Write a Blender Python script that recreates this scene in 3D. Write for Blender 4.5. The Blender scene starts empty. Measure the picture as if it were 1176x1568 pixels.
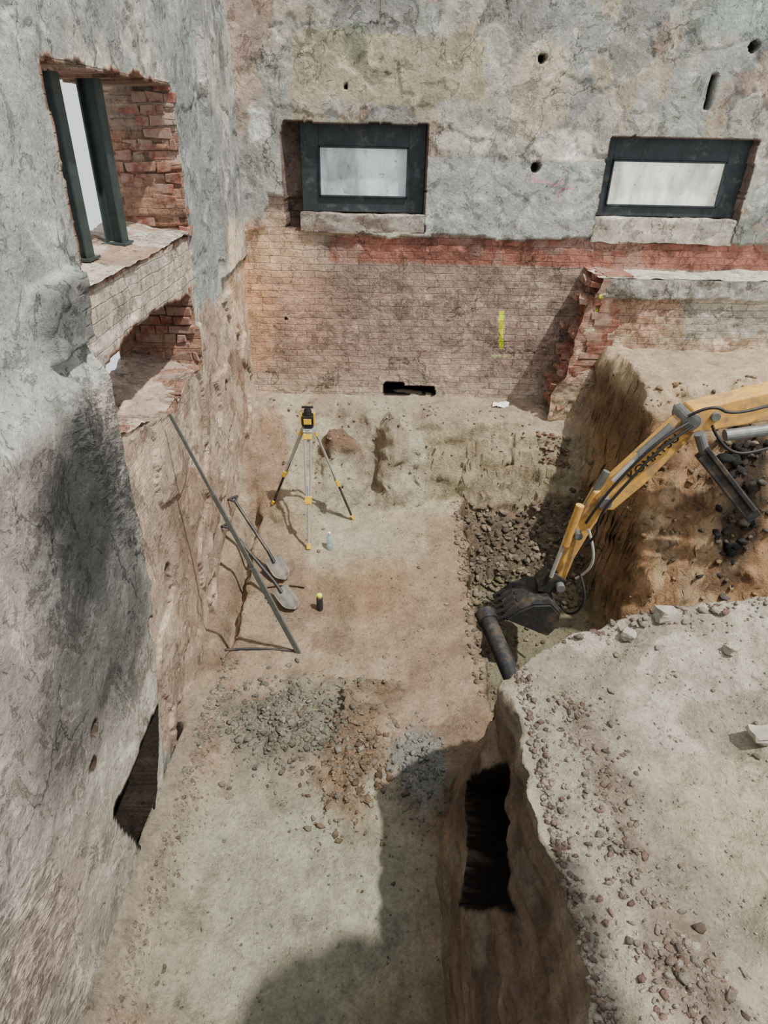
import bpy, bmesh, math, random
import numpy as np
from mathutils import Vector, Matrix
random.seed(7); rng=np.random.default_rng(7)
C=bpy.context.scene.collection
# ---------------------------------------------------------------- camera
cd=bpy.data.cameras.new('camera'); cam=bpy.data.objects.new('camera',cd); C.objects.link(cam)
bpy.context.scene.camera=cam
cd.sensor_fit='VERTICAL'; cd.sensor_height=36; cd.lens=36*980/1568; cd.clip_start=0.05
M=Matrix.Rotation(math.radians(-0.6),3,'Z')@Matrix.Rotation(math.radians(59),3,'X')@Matrix.Rotation(math.radians(1.3),3,'Z')
cam.matrix_world=Matrix.Translation((0,0,4.2))@M.to_4x4()
# ---------------------------------------------------------------- noise
def h2(i,j,s):
    n=(i.astype(np.int64)*374761393+j.astype(np.int64)*668265263+s*144269504)&0xffffffff
    n=((n^(n>>13))*1274126177)&0xffffffff
    n=((n^(n>>15))*2246822519)&0xffffffff
    return ((n^(n>>16))&0xffff)/65535.0
def vn(x,y,s=0):
    x=np.asarray(x,float); y=np.asarray(y,float)
    i=np.floor(x); j=np.floor(y); u=x-i; v=y-j
    u=u*u*(3-2*u); v=v*v*(3-2*v)
    return (h2(i,j,s)*(1-u)+h2(i+1,j,s)*u)*(1-v)+(h2(i,j+1,s)*(1-u)+h2(i+1,j+1,s)*u)*v
def fbm(x,y,sc=1,o=4,s=0):
    r=0;a=1;t=0
    for k in range(o):
        r=r+a*vn(np.asarray(x)*sc*2**k+17.3*k,np.asarray(y)*sc*2**k-9.1*k,s+k); t+=a; a*=.5
    return r/t-.5
def ss(x,a,b):
    t=np.clip((np.asarray(x,float)-a)/(b-a),0,1); return t*t*(3-2*t)
def blob(x,y,cx,cy,rx,ry,soft=.5,n=.35,s=5):
    d=np.sqrt(((x-cx)/rx)**2+((y-cy)/ry)**2)+fbm(x,y,3,4,s)*n*2
    return 1-ss(d,1-soft,1+soft*.5)
def rect(x,y,x0,x1,y0,y1,e=.03,n=.08,s=9):
    w=fbm(x,y,4,4,s)*n*2; w2=fbm(x,y,4,4,s+20)*n*2
    X=x+w;Y=y+w2
    return ss(X,x0-e,x0+e)*(1-ss(X,x1-e,x1+e))*ss(Y,y0-e,y0+e)*(1-ss(Y,y1-e,y1+e))
def mixc(c,m,col,a=1.0):
    m=(m*a)[...,None]; return c*(1-m)+np.array(col)*m
def dil(m,n=1):
    m=np.array(m,float)
    for _ in range(n):
        p=np.pad(m,1,mode='edge'); m=np.maximum.reduce([p[1:-1,1:-1],p[:-2,1:-1],p[2:,1:-1],p[1:-1,:-2],p[1:-1,2:]])
    return m
# ---------------------------------------------------------------- materials
def new_mat(name):
    m=bpy.data.materials.new(name); m.use_nodes=True; nt=m.node_tree
    return m,nt,nt.nodes,nt.links,nt.nodes['Principled BSDF']
def mul(nt,a,b,fac=1.0,mode='MULTIPLY'):
    n=nt.nodes.new('ShaderNodeMix'); n.data_type='RGBA'; n.blend_type=mode
    n.inputs[0].default_value=fac
    for idx,v in ((6,a),(7,b)):
        if isinstance(v,tuple): n.inputs[idx].default_value=v
        else: nt.links.new(v,n.inputs[idx])
    return n
def noise(nt,vec,sc,det=6,rough=.6,dist=0):
    n=nt.nodes.new('ShaderNodeTexNoise'); n.inputs['Scale'].default_value=sc; n.inputs['Detail'].default_value=det
    n.inputs['Roughness'].default_value=rough; n.inputs['Distortion'].default_value=dist
    nt.links.new(vec,n.inputs['Vector']); return n
def mrange(nt,v,a,b,c,d):
    n=nt.nodes.new('ShaderNodeMapRange'); nt.links.new(v,n.inputs[0])
    for i,x in enumerate((a,b,c,d)): n.inputs[i+1].default_value=x
    return n
def math_(nt,op,a,b=None):
    n=nt.nodes.new('ShaderNodeMath'); n.operation=op
    for i,v in enumerate((a,b)):
        if v is None: continue
        if isinstance(v,(int,float)): n.inputs[i].default_value=v
        else: nt.links.new(v,n.inputs[i])
    return n
def surf_mat(name,kind):
    m,nt,N,L,B=new_mat(name)
    B.inputs['Roughness'].default_value=.92
    try: B.inputs['Specular IOR Level'].default_value=.2
    except: pass
    at=N.new('ShaderNodeAttribute'); at.attribute_name='Col'
    tc=N.new('ShaderNodeTexCoord'); obj=tc.outputs['Object']
    n1=noise(nt,obj,2.2,8,.65); r1=mrange(nt,n1.outputs[0],.3,.7,.72,1.26)
    n2=noise(nt,obj,38,6,.7); r2=mrange(nt,n2.outputs[0],.3,.7,.78,1.22)
    n3=noise(nt,obj,9,6,.7,.5); r3=mrange(nt,n3.outputs[0],.3,.7,.78,1.2)
    c=mul(nt,at.outputs['Color'],r1.outputs[0]); c=mul(nt,c.outputs[2],r2.outputs[0]); c=mul(nt,c.outputs[2],r3.outputs[0])
    col=c.outputs[2]
    if kind=='wall':
        bm=N.new('ShaderNodeAttribute'); bm.attribute_name='brick'
        p2=N.new('ShaderNodeAttribute'); p2.attribute_name='P2'
        nw=noise(nt,obj,6,3,.5); vm=N.new('ShaderNodeVectorMath'); vm.operation='MULTIPLY_ADD'
        L.new(nw.outputs['Color'],vm.inputs[0]); vm.inputs[1].default_value=(.045,.035,.0); L.new(p2.outputs['Vector'],vm.inputs[2])
        br=N.new('ShaderNodeTexBrick'); L.new(vm.outputs[0],br.inputs['Vector'])
        br.inputs['Scale'].default_value=1; br.inputs['Brick Width'].default_value=.255; br.inputs['Row Height'].default_value=.077
        br.inputs['Mortar Size'].default_value=.006; br.inputs['Mortar Smooth'].default_value=.8
        br.inputs['Color1'].default_value=(1.16,1.06,1.02,1); br.inputs['Color2'].default_value=(.76,.75,.75,1); br.inputs['Mortar'].default_value=(.72,.78,.80,1)
        bb=mul(nt,col,br.outputs['Color'])
        nb=noise(nt,obj,2.7,5,.7); nbr=mrange(nt,nb.outputs[0],.40,.58,.25,1.0); bf=math_(nt,'MULTIPLY',nbr.outputs[0],bm.outputs['Fac'])
        mx=mul(nt,col,bb.outputs[2],mode='MIX'); L.new(bf.outputs[0],mx.inputs[0])
        col=mx.outputs[2]
        sp=noise(nt,obj,16,8,.75,1.0); sr=mrange(nt,sp.outputs[0],.60,.66,1,.52); c=mul(nt,col,sr.outputs[0]); col=c.outputs[2]
        sp2=noise(nt,obj,4.5,8,.75,.8); sr2=mrange(nt,sp2.outputs[0],.56,.585,1,1.38); c=mul(nt,col,sr2.outputs[0]); col=c.outputs[2]
        sp3=noise(nt,obj,3.1,9,.78,.6); sr3=mrange(nt,sp3.outputs[0],.555,.58,1,.70); c=mul(nt,col,sr3.outputs[0]); col=c.outputs[2]
        sx=N.new('ShaderNodeSeparateXYZ'); L.new(p2.outputs['Vector'],sx.inputs[0])
        mp=N.new('ShaderNodeMapping'); mp.vector_type='TEXTURE'; mp.inputs['Rotation'].default_value=(math.radians(-18),0,0); mp.inputs['Scale'].default_value=(1,.075,.030); L.new(obj,mp.inputs[0])
        st=noise(nt,mp.outputs[0],1.0,3,.55,.4); s1=mrange(nt,st.outputs[0],.42,.60,.60,1.45); c=mul(nt,col,s1.outputs[0]); L.new(sx.outputs[2],c.inputs[0]); col=c.outputs[2]
        nd=noise(nt,obj,3,4,.6); va=N.new('ShaderNodeVectorMath'); va.operation='MULTIPLY_ADD'
        L.new(nd.outputs['Color'],va.inputs[0]); va.inputs[1].default_value=(.5,.5,.5); L.new(obj,va.inputs[2])
        vo=N.new('ShaderNodeTexVoronoi'); vo.feature='DISTANCE_TO_EDGE'; vo.inputs['Scale'].default_value=1.1; L.new(va.outputs[0],vo.inputs['Vector'])
        cr=mrange(nt,vo.outputs['Distance'],0,.012,.30,1)
        nm=noise(nt,obj,1.3,2); km=mrange(nt,nm.outputs[0],.50,.58,0,1)
        ck=mul(nt,col,cr.outputs[0]); L.new(km.outputs[0],ck.inputs[0]); col=ck.outputs[2]
        inv=math_(nt,'SUBTRACT',1,br.outputs['Fac']); hb=math_(nt,'MULTIPLY',inv.outputs[0],bf.outputs[0])
        hb=math_(nt,'MULTIPLY',hb.outputs[0],.6)
        hn=math_(nt,'ADD',hb.outputs[0],n3.outputs[0]); n2s=math_(nt,'MULTIPLY',n2.outputs[0],.5); h=math_(nt,'ADD',hn.outputs[0],n2s.outputs[0])
        sps=math_(nt,'MULTIPLY',sr.outputs[0],.4); h=math_(nt,'ADD',h.outputs[0],sps.outputs[0])
        s3s=math_(nt,'MULTIPLY',sr3.outputs[0],.8); h=math_(nt,'ADD',h.outputs[0],s3s.outputs[0])
        sa=math_(nt,'MULTIPLY',s1.outputs[0],sx.outputs[2]); sa=math_(nt,'MULTIPLY',sa.outputs[0],.5); h=math_(nt,'ADD',h.outputs[0],sa.outputs[0])
        dist=.020
    else:
        n4=noise(nt,obj,90,5,.75)
        sp=noise(nt,obj,22,8,.8,.6); sr=mrange(nt,sp.outputs[0],.57,.64,1,.58); c=mul(nt,col,sr.outputs[0]); col=c.outputs[2]
        sr2=mrange(nt,n4.outputs[0],.56,.66,1,1.3); c=mul(nt,col,sr2.outputs[0]); col=c.outputs[2]
        sp3=noise(nt,obj,4,9,.75,.6); sr3=mrange(nt,sp3.outputs[0],.54,.59,1,.78); c=mul(nt,col,sr3.outputs[0]); col=c.outputs[2]
        a=math_(nt,'MULTIPLY',n4.outputs[0],.35)
        h=math_(nt,'ADD',n3.outputs[0],n2.outputs[0]); h=math_(nt,'ADD',h.outputs[0],a.outputs[0])
        dist=.04
    bp=N.new('ShaderNodeBump'); bp.inputs['Strength'].default_value=.95; bp.inputs['Distance'].default_value=dist
    L.new(h.outputs[0],bp.inputs['Height']); L.new(bp.outputs[0],B.inputs['Normal'])
    L.new(col,B.inputs['Base Color'])
    return m
def simple(name,col,rough=.6,metal=0,nsc=30,var=.25,bump=.0,emit=0,dirt=None,dthr=.5):
    m,nt,N,L,B=new_mat(name)
    tc=N.new('ShaderNodeTexCoord'); n=noise(nt,tc.outputs['Object'],nsc,5,.65)
    r=mrange(nt,n.outputs[0],.3,.7,1-var,1+var); c=mul(nt,(*col,1),r.outputs[0])
    if dirt:
        dn=noise(nt,tc.outputs['Object'],7,8,.7); dr=mrange(nt,dn.outputs[0],dthr-.07,dthr+.07,0,1)
        c2=mul(nt,c.outputs[2],(*dirt,1),mode='MIX'); L.new(dr.outputs[0],c2.inputs[0]); c=c2
    L.new(c.outputs[2],B.inputs['Base Color']); B.inputs['Roughness'].default_value=rough; B.inputs['Metallic'].default_value=metal
    if bump:
        b=N.new('ShaderNodeBump'); b.inputs['Distance'].default_value=bump; L.new(n.outputs[0],b.inputs['Height']); L.new(b.outputs[0],B.inputs['Normal'])
    if emit:
        L.new(c.outputs[2],B.inputs['Emission Color']); B.inputs['Emission Strength'].default_value=emit
    return m
MW=surf_mat('plaster_and_brick','wall'); MG=surf_mat('excavated_soil','ground')
M_yel=simple('machine_yellow',(.62,.35,.08),.55,0,12,.2,0,0,(.34,.22,.11),.54); M_dark=simple('dark_steel',(.03,.032,.035),.5,.3,25,.4,0,0,(.10,.08,.06),.56)
M_blk=simple('black_rubber',(.012,.012,.013),.6); M_grey=simple('grey_steel',(.16,.17,.165),.5,.3,20,.25)
M_alu=simple('aluminium',(.50,.52,.50),.4,.4,15,.15); M_frame=simple('window_frame_grey',(.022,.032,.038),.6,0,8,.5,0,0,(.10,.11,.11),.62)
M_staff=simple('staff_grey_green',(.10,.11,.10),.6,0,15,.3)
M_green=simple('green_steel_post',(.035,.055,.052),.5,.2,10,.3); M_wood=simple('weathered_wood',(.16,.11,.07),.8,0,20,.3)
M_ty=simple('tripod_yellow',(.80,.52,.03),.5); M_paper=simple('white_paper',(.8,.8,.8),.7,0,5,.05)
M_brick=simple('red_brick',(.25,.095,.065),.95,0,14,.45,.01,0,(.30,.21,.16),.50); M_neon=simple('yellow_spray_paint',(.75,.9,.02),.6,0,40,.2)
M_conc=simple('rough_concrete',(.34,.32,.27),.9,0,10,.3,.02)
# ---------------------------------------------------------------- mesh helpers
def cgrade(c): 
    c=np.clip(c,.005,1); return .98*c**1.26
def sheet(name,P,col,brick=None,P2=None,delm=None,mat=MW,smooth=False):
    ny,nx=P.shape[:2]; me=bpy.data.meshes.new(name)
    me.vertices.add(nx*ny); me.vertices.foreach_set('co',P.reshape(-1).astype(np.float32))
    idx=np.arange(nx*ny).reshape(ny,nx)
    q=np.stack([idx[:-1,:-1],idx[:-1,1:],idx[1:,1:],idx[1:,:-1]],-1)
    if delm is not None: q=q[~(delm[:-1,:-1]&delm[1:,1:]&delm[:-1,1:]&delm[1:,:-1])]
    q=q.reshape(-1,4); nf=len(q)
    me.loops.add(nf*4); me.polygons.add(nf)
    me.loops.foreach_set('vertex_index',q.reshape(-1).astype(np.int32))
    me.polygons.foreach_set('loop_start',np.arange(nf,dtype=np.int32)*4)
    me.polygons.foreach_set('loop_total',np.full(nf,4,dtype=np.int32))
    me.update(calc_edges=True); me.validate()
    a=me.attributes.new('Col','FLOAT_COLOR','POINT'); cc=np.ones((nx*ny,4),np.float32); cc[:,:3]=cgrade(col.reshape(-1,3)); a.data.foreach_set('color',cc.reshape(-1))
    if brick is not None:
        b=me.attributes.new('brick','FLOAT','POINT'); b.data.foreach_set('value',brick.reshape(-1).astype(np.float32))
        b=me.attributes.new('P2','FLOAT_VECTOR','POINT'); b.data.foreach_set('vector',P2.reshape(-1).astype(np.float32))
    me.materials.append(mat)
    o=bpy.data.objects.new(name,me); C.objects.link(o); return o
def empty(name,loc=(0,0,0)):
    e=bpy.data.objects.new(name,None); C.objects.link(e); e.empty_display_size=.1; return e
def obj_bm(name,bm,mat,parent=None,bevel=0,smooth=False):
    me=bpy.data.meshes.new(name); bm.to_mesh(me); bm.free(); me.materials.append(mat)
    if smooth:
        for p in me.polygons: p.use_smooth=True
    o=bpy.data.objects.new(name,me); C.objects.link(o)
    if parent: o.parent=parent
    if bevel:
        b=o.modifiers.new('b','BEVEL'); b.width=bevel; b.segments=2
    return o
def bm_box(bm,c,s,rot=None,jit=0):
    vs=[]
    for dx in(-.5,.5):
        for dy in(-.5,.5):
            for dz in(-.5,.5):
                v=Vector((dx*s[0]+random.uniform(-jit,jit),dy*s[1]+random.uniform(-jit,jit),dz*s[2]+random.uniform(-jit,jit)))
                if rot is not None: v=rot@v
                vs.append(bm.verts.new(v+Vector(c)))
    for f in((0,1,3,2),(4,6,7,5),(0,4,5,1),(2,3,7,6),(0,2,6,4),(1,5,7,3)):
        bm.faces.new([vs[i] for i in f])
def frame_from(a,b):
    d=(Vector(b)-Vector(a)); L=d.length; q=d.to_track_quat('Z','Y'); return L,q.to_matrix()
def bm_cyl(bm,a,b,r1,r2=None,n=16):
    r2=r1 if r2 is None else r2
    L,R=frame_from(a,b); A=[];Bv=[]
    for i in range(n):
        t=2*math.pi*i/n; A.append(bm.verts.new(Vector(a)+R@Vector((r1*math.cos(t),r1*math.sin(t),0)))); Bv.append(bm.verts.new(Vector(b)+R@Vector((r2*math.cos(t),r2*math.sin(t),0))))
    for i in range(n): bm.faces.new((A[i],A[(i+1)%n],Bv[(i+1)%n],Bv[i]))
    bm.faces.new(A[::-1]); bm.faces.new(Bv)
def bm_beam(bm,a,b,w,h,up=(0,1,0)):
    a=Vector(a);b=Vector(b);d=(b-a);L=d.length;z=d.normalized();x=Vector(up).cross(z).normalized();y=z.cross(x)
    R=Matrix((x,y,z)).transposed(); bm_box(bm,(a+b)/2,(w,h,L),R)
def tube(name,pts,r,mat,parent=None):
    cu=bpy.data.curves.new(name,'CURVE'); cu.dimensions='3D'; cu.bevel_depth=r; cu.bevel_resolution=3
    s=cu.splines.new('NURBS'); s.points.add(len(pts)-1); s.use_endpoint_u=True; s.order_u=3
    for p,q in zip(s.points,pts): p.co=(*q,1)
    cu.materials.append(mat); o=bpy.data.objects.new(name,cu); C.objects.link(o)
    if parent: o.parent=parent
    return o
def prism(name,pts,y0,y1,mat,parent=None,bevel=.01):
    bm=bmesh.new(); A=[bm.verts.new((x,y0,z)) for x,z in pts]; Bv=[bm.verts.new((x,y1,z)) for x,z in pts]
    bm.faces.new(A); bm.faces.new(Bv[::-1]); n=len(pts)
    for i in range(n): bm.faces.new((A[i],Bv[i],Bv[(i+1)%n],A[(i+1)%n]))
    bmesh.ops.recalc_face_normals(bm,faces=bm.faces); return obj_bm(name,bm,mat,parent,bevel)
# ---------------------------------------------------------------- terrain functions
def hfloor(x,y):
    xw=x+fbm(x,y,1.5,3,40)*.12+fbm(x,y,7,4,41)*.12; yw=y+fbm(x,y,1.5,3,60)*.22
    base=.28*ss(yw,4.6,6.6)
    yl=y+fbm(x*1.3,y*.6,1.6,4,61)*.70*(1-ss(x,.5,.9))+fbm(x,y,5,3,62)*.12
    y0=np.interp(x,[-1.6,-.9,-.5,-.1,.25,.5,.6],[6.35,6.35,6.5,6.65,6.55,6.6,6.8]); y1=np.interp(x,[-1.6,-.9,-.4,.2,.6],[7.7,7.6,7.55,7.4,7.25])
    t=np.clip((yl-y0)/(y1-y0),0,1); t=1-(1-t)**1.35
    zt=1.16+.10*ss(y,7.0,7.75)
    lump=fbm(x,y,2.2,4,64)*.34*ss(y,6.6,6.9)*(1-ss(y,7.45,7.7))
    h=base+(zt-base)*t+lump*t
    h=h+.16*blob(x,y,-.45,6.98,.26,.15,.5,.3,11)+.12*blob(x,y,.15,7.05,.12,.3,.8,.2,12)-.16*blob(x,y,-.12,6.98,.12,.25,.8,.2,13)+.16*blob(x,y,.85,7.18,.50,.16,.8,.2,14)
    yc=yw+fbm(x,y,4,4,65)*.18
    hp2=np.interp(yc,[2,5.2,5.9,6.70,6.86,6.98,7.10,7.35,7.8],[-.80,-.78,-.50,.10,.36,.75,1.0,1.14,1.26])+lump*.6*ss(y,6.9,7.1)+.16*blob(x,y,1.3,7.15,.6,.16,.8,.2,15)
    hp2=hp2+.045*np.sin(hp2*34+fbm(x,y,2,3,63)*7)*ss(yw,6.85,6.95)*(1-ss(yw,7.05,7.2))
    m=ss(xw,.98,1.05)*ss(yw,3.2,3.4)
    h=h*(1-m)+hp2*m
    yb=yw+fbm(x,y,1.2,4,80)*.6
    hb=np.interp(yb,[2,5.0,5.35,5.8,6.15,6.4,7.4],[-.80,-.65,-.1,1.1,1.85,2.0,2.1])
    xb=x+fbm(x,y,2,4,90)*.32+.12*ss(y,6.4,7.2)
    mb=ss(xb,2.38,2.72)*ss(y,3.2,3.6)
    h=h*(1-mb)+hb*mb
    heap=blob(x,y,-.16,3.25,.30,.60,.9,.6,21); grav=blob(x,y,-.75,3.6,.6,.45,.9,.6,22); gb=blob(x,y,.35,3.15,.3,.4,.8,.4,23)
    h=h+.12*heap*(.6+fbm(x,y,9,3,24))+.05*grav+.03*gb
    h=h+.09*blob(x,y,-.02,4.02,.3,.035,.6,.6,25)+.08*blob(x,y,-.25,3.9,.035,.25,.6,.6,27)-.06*blob(x,y,-.05,3.9,.2,.08,.6,.5,29)
    h=h-.24*np.exp(-((x+1.46-.16*fbm(y,y*0,1.5,3,26))/.06)**2)*ss(y,4.2,4.6)*(1-ss(y,6.4,6.8))
    h=h+.25*(1-ss(x,-1.5,-1.1))*(1-ss(y,2.6,4.2))
    h=h-.75*(1-ss(x,-1.56,-1.50))*(1-ss(y,3.3,3.5))
    rough=np.clip(heap+grav+gb,0,1)+ss(yw,5.9,6.1)*(1-ss(yw,6.8,7))*m*(1-mb)*1.6
    h=h+fbm(x,y,3,5,30)*(.09+.06*rough)+fbm(x,y,20,3,31)*(.014+.08*rough)
    h=h+np.clip(fbm(x,y,2.5,5,33),-.5,.5)*.5*mb*ss(y,4.8,5.4)*(1-.8*ss(yb,6.3,6.5))
    return h
xs=np.arange(-1.95,5.3,.0175); ys=np.arange(-.65,7.98,.0175); X,Y=np.meshgrid(xs,ys)
H=hfloor(X,Y)
gy,gx=np.gradient(H,.0175); slope=np.sqrt(gx**2+gy**2)
PX=X+fbm(Y*1.0,H*3,4,3,50)*.12*ss(slope,.8,2)*(X>-1.4); PY=Y+fbm(X,H*3,4,3,51)*.12*ss(slope,.8,2)
col=np.ones(X.shape+(3,))*np.array([.44,.34,.255])
col=mixc(col,ss(fbm(X,Y,.9,6,100),-.02,.08),[.52,.44,.33],.8)
col=mixc(col,ss(fbm(X,Y,2.1,6,114),.04,.10),[.37,.28,.205],.7)
col=mixc(col,blob(X,Y,-.45,2.2,.95,1.0,.4,.35,101),[.54,.54,.44])
col=mixc(col,ss(Y,5.0,6.6)*(1-ss(X,.4,1.0)),[.56,.49,.365],.75)
col=mixc(col,blob(X,Y,-.35,6.1,.5,.7,.4,.4,112),[.63,.59,.47],.8)
col=mixc(col,blob(X,Y,.0,5.3,.6,.5,.7,.4,111),[.47,.335,.21],.6)
col=mixc(col,blob(X,Y,.45,4.6,.5,.9,.5,.4,113),[.45,.34,.26],.6)
col=mixc(col,blob(X,Y,-.75,3.6,.6,.45,.6,.6,22),[.34,.335,.28],.9)
col=mixc(col,blob(X,Y,-.16,3.25,.30,.62,.6,.6,21),[.35,.26,.18],.9)
col=mixc(col,blob(X,Y,.35,3.2,.22,.42,.5,.4,23),[.38,.38,.35])
col=mixc(col,(X<1.0)*ss(Y,6.4,6.7),[.60,.56,.44],.9)
col=mixc(col,(X<1.0)*ss(Y,6.5,6.8)*ss(fbm(X*2,Y,2,5,115),.05,.09),[.46,.39,.30],.7)
col=mixc(col,blob(X,Y,-.45,6.98,.27,.17,.4,.3,102),[.32,.23,.17])
col=mixc(col,blob(X,Y,-1.35,6.9,.3,.6,.4,.3,103),[.43,.31,.23],.85)
col=mixc(col,(X>.4)*(X<2.6)*ss(Y,7.0,7.15),[.54,.45,.36])
led=(X>.55)*(X<2.6)*ss(Y,6.75,6.85)*(1-ss(Y,7.05,7.2))
col=mixc(col,led,[.54,.49,.36])
col=mixc(col,led*ss(np.sin(H*40+fbm(X,Y,2,3,63)*6),.2,.8),[.37,.30,.21],.6)
pit=ss(X,1.0,1.06)*(1-ss(H,-.2,.1))*(Y>3.2); col=mixc(col,pit,[.32,.30,.22])
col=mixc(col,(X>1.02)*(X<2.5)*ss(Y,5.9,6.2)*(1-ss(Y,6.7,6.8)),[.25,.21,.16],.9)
bank=ss(X,2.35,2.6)*(Y>3.5); col=mixc(col,bank,[.48,.33,.20])
col=mixc(col,bank*ss(fbm(X,Y,2,5,104),.02,.04),[.60,.47,.32],.8)
col=mixc(col,bank*ss(fbm(X,H*2,2.5,5,105),.05,.08),[.31,.21,.135],.85)
col=mixc(col,bank*ss(H,1.7,1.95),[.66,.55,.40])
col=mixc(col,bank*blob(X,Y,3.75,5.75,.28,.3,.4,.4,106),[.10,.08,.065],.9)  # dark debris patch with a cave shadow painted into the colour
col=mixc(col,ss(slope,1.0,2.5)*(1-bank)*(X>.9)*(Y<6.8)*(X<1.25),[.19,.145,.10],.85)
col=mixc(col,(1-ss(X,-1.5,-1.2))*(1-ss(Y,3,4.5)),[.42,.38,.31],.8)
col=mixc(col,(1-ss(X,-1.55,-1.48))*(Y<3.5),[.08,.06,.05])  # cavity floor painted near-black as shade inside the wall opening
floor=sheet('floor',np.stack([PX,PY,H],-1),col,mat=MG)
# ---------------------------------------------------------------- sand mound (right foreground)
def mound_top(x,y):
    yl=np.interp(x,[.6,1.0,1.4,2,5],[2.42,2.8,3.0,3.02,3.05]); yh=np.interp(x,[.4,.8,1.2,1.6,5],[3.8,3.65,3.35,3.2,3.2])
    yq=y+fbm(x,y,3,4,201)*.16
    f=1-np.clip((yq-yl)/(yh-yl),0,1)**1.0
    z=1.6+.10*np.sin(x*1.3+y*1.7)*ss(x,.8,1.4)+.12*ss(x,1,3)+fbm(x,y,1.6,4,202)*.34*ss(x,.72,1.2)+fbm(x,y,8,5,203)*.09
    return z*f-.7*(1-f)
nface=120
yy=np.arange(-.62,4.1,.015); sf=np.linspace(0,1,nface); sx=np.arange(.0,4.5,.017)
Pm=np.zeros((len(yy),nface+len(sx),3)); Cm=np.zeros_like(Pm)
for k,y in enumerate(yy):
    xb=np.interp(y,[0,1.5,2.4,3.75],[.35,.35,.38,.62]); xe=np.interp(y,[0,1,1.6,2.1,2.5,2.9],[.72,.74,.77,.73,.70,.82])+fbm(np.array([y]),np.array([0.]),4,5,210)[0]*.18
    zt=mound_top(np.array([xe]),np.array([y]))[0]
    prof_z=-.4+(zt+.4)*sf
    lean=np.interp(sf,[0,.2,.5,.85,1],[0,.14,.42,.9,1.0])
    px=xb+(xe-xb)*lean+fbm(np.full(nface,y),prof_z*1.0,2.5,5,211)*.12+fbm(np.full(nface,y*2.0),prof_z*8.0,2,3,212)*.06
    dy=y-2.08; dz=prof_z-.90
    det=.295*.28+.14*.12
    s_=(dy*.28+dz*.14)/det; t_=(dz*.295-dy*.12)/det
    hn_=np.maximum(np.abs(s_),np.abs(t_))+fbm(np.full(nface,y),prof_z,5,3,213)*.3
    hole=1-ss(hn_,.92,1.02); hc=1-ss(hn_,1.02,1.1)
    Pm[k,:nface,0]=px+hole*.75; Pm[k,:nface,1]=y; Pm[k,:nface,2]=prof_z-hole*.12
    c=np.ones((nface,3))*np.array([.36,.275,.22]); c*= (1+1.0*fbm(np.full(nface,y),prof_z*3,2,5,214))[:,None]
    c=mixc(c,ss(fbm(np.full(nface,y),prof_z,3,5,221),.06,.10),[.46,.40,.33],.7)
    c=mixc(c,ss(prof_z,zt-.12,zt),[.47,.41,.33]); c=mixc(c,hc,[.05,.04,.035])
    Cm[k,:nface]=c
    xx=xe+.004+sx
    Pm[k,nface:,0]=xx; Pm[k,nface:,1]=y+fbm(xx,np.full(len(xx),y),4,3,215)*.04; Pm[k,nface:,2]=mound_top(xx,np.full(len(xx),y))
    Yk=np.full(len(xx),y)
    c=np.ones((len(xx),3))*np.array([.58,.535,.445])
    c=mixc(c,ss(fbm(xx,Yk,1.3,6,216),0,.08),[.69,.65,.545])
    c=mixc(c,ss(fbm(xx,Yk,2.3,6,220),.05,.08),[.48,.425,.345],.75)
    c=mixc(c,blob(xx,Yk,1.1,1.9,.10,.55,.6,.8,217),[.37,.29,.24],.7); c=mixc(c,blob(xx,Yk,1.15,1.15,.14,.2,.6,.8,218),[.37,.29,.24],.7)
    c=mixc(c,blob(xx,Yk,1.8,1.7,.45,.45,.3,.4,219),[.68,.63,.48],.8)
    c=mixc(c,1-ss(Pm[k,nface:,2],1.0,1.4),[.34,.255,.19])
    Cm[k,nface:]=c
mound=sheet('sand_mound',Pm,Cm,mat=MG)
# ---------------------------------------------------------------- wall_left
G=.0165
yv=np.arange(-.65,7.95,G); zv=np.arange(-.6,6.6,G); Yw,Zw=np.meshgrid(yv,zv)
w1=fbm(Yw,Zw,5,4,301)*.09; w2=fbm(Yw,Zw,5,4,302)*.09
Ya=Yw+w1; Za=Zw+w2
o1=(Ya>3.6)&(Ya<5.7)&(Za>3.42)&(Za<4.44)
arch=3.05-.10*((Ya-4.5)/1.0)**2
o2=(Ya>3.5)&(Ya<5.5)&(Za<arch)&(Za>2.38+.22*ss(4.0-Ya,-.4,.6))
base=np.full(Yw.shape,-1.6)
ye=np.interp(Zw,[0,.4,1.0,1.6,3.2],[2.9,2.95,3.12,3.34,3.42])
nearf=(1-ss(Yw+w1*.8-ye,-.02,.03)); near=nearf*(1-ss(Zw+w2,2.95,3.25))
base+= .11*near+.02*nearf
base+= fbm(Yw,Zw,1.2,5,303)*.04+fbm(Yw,Zw,7,5,304)*.020
base+= .10*(1-ss(Zw,.2,1.4))*fbm(Yw,Zw*.5,1.2,3,305)*2*ss(Yw,2.6,3.4)
base-= .13*ss(Yw,5,6)*(1-ss(Zw,.1,.6))
base+= .06*rect(Yw,Zw,6.6,7.9,2.9,6.8,.02,.02,306)
base+= .08*rect(Yw,Zw,2.95,3.42,3.22,3.55,.02,.04,307)
base+= .03*ss(fbm(Yw,Zw,1.6,6,343),.03,.04)*(Yw>3.4)*(Zw<2.7)
base-= .015*ss(fbm(Yw,Zw,1.5,6,341),.03,.04)*(Zw>3.1)
def hole(cy,cz,ry,rz,s): return 1-ss(np.sqrt(((Yw-cy)/ry)**2+((Zw-cz)/rz)**2)+fbm(Yw,Zw,6,3,s)*.9,.85,1.05)
n3=fbm(Yw,Zw,5,3,310)*.08
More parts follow.
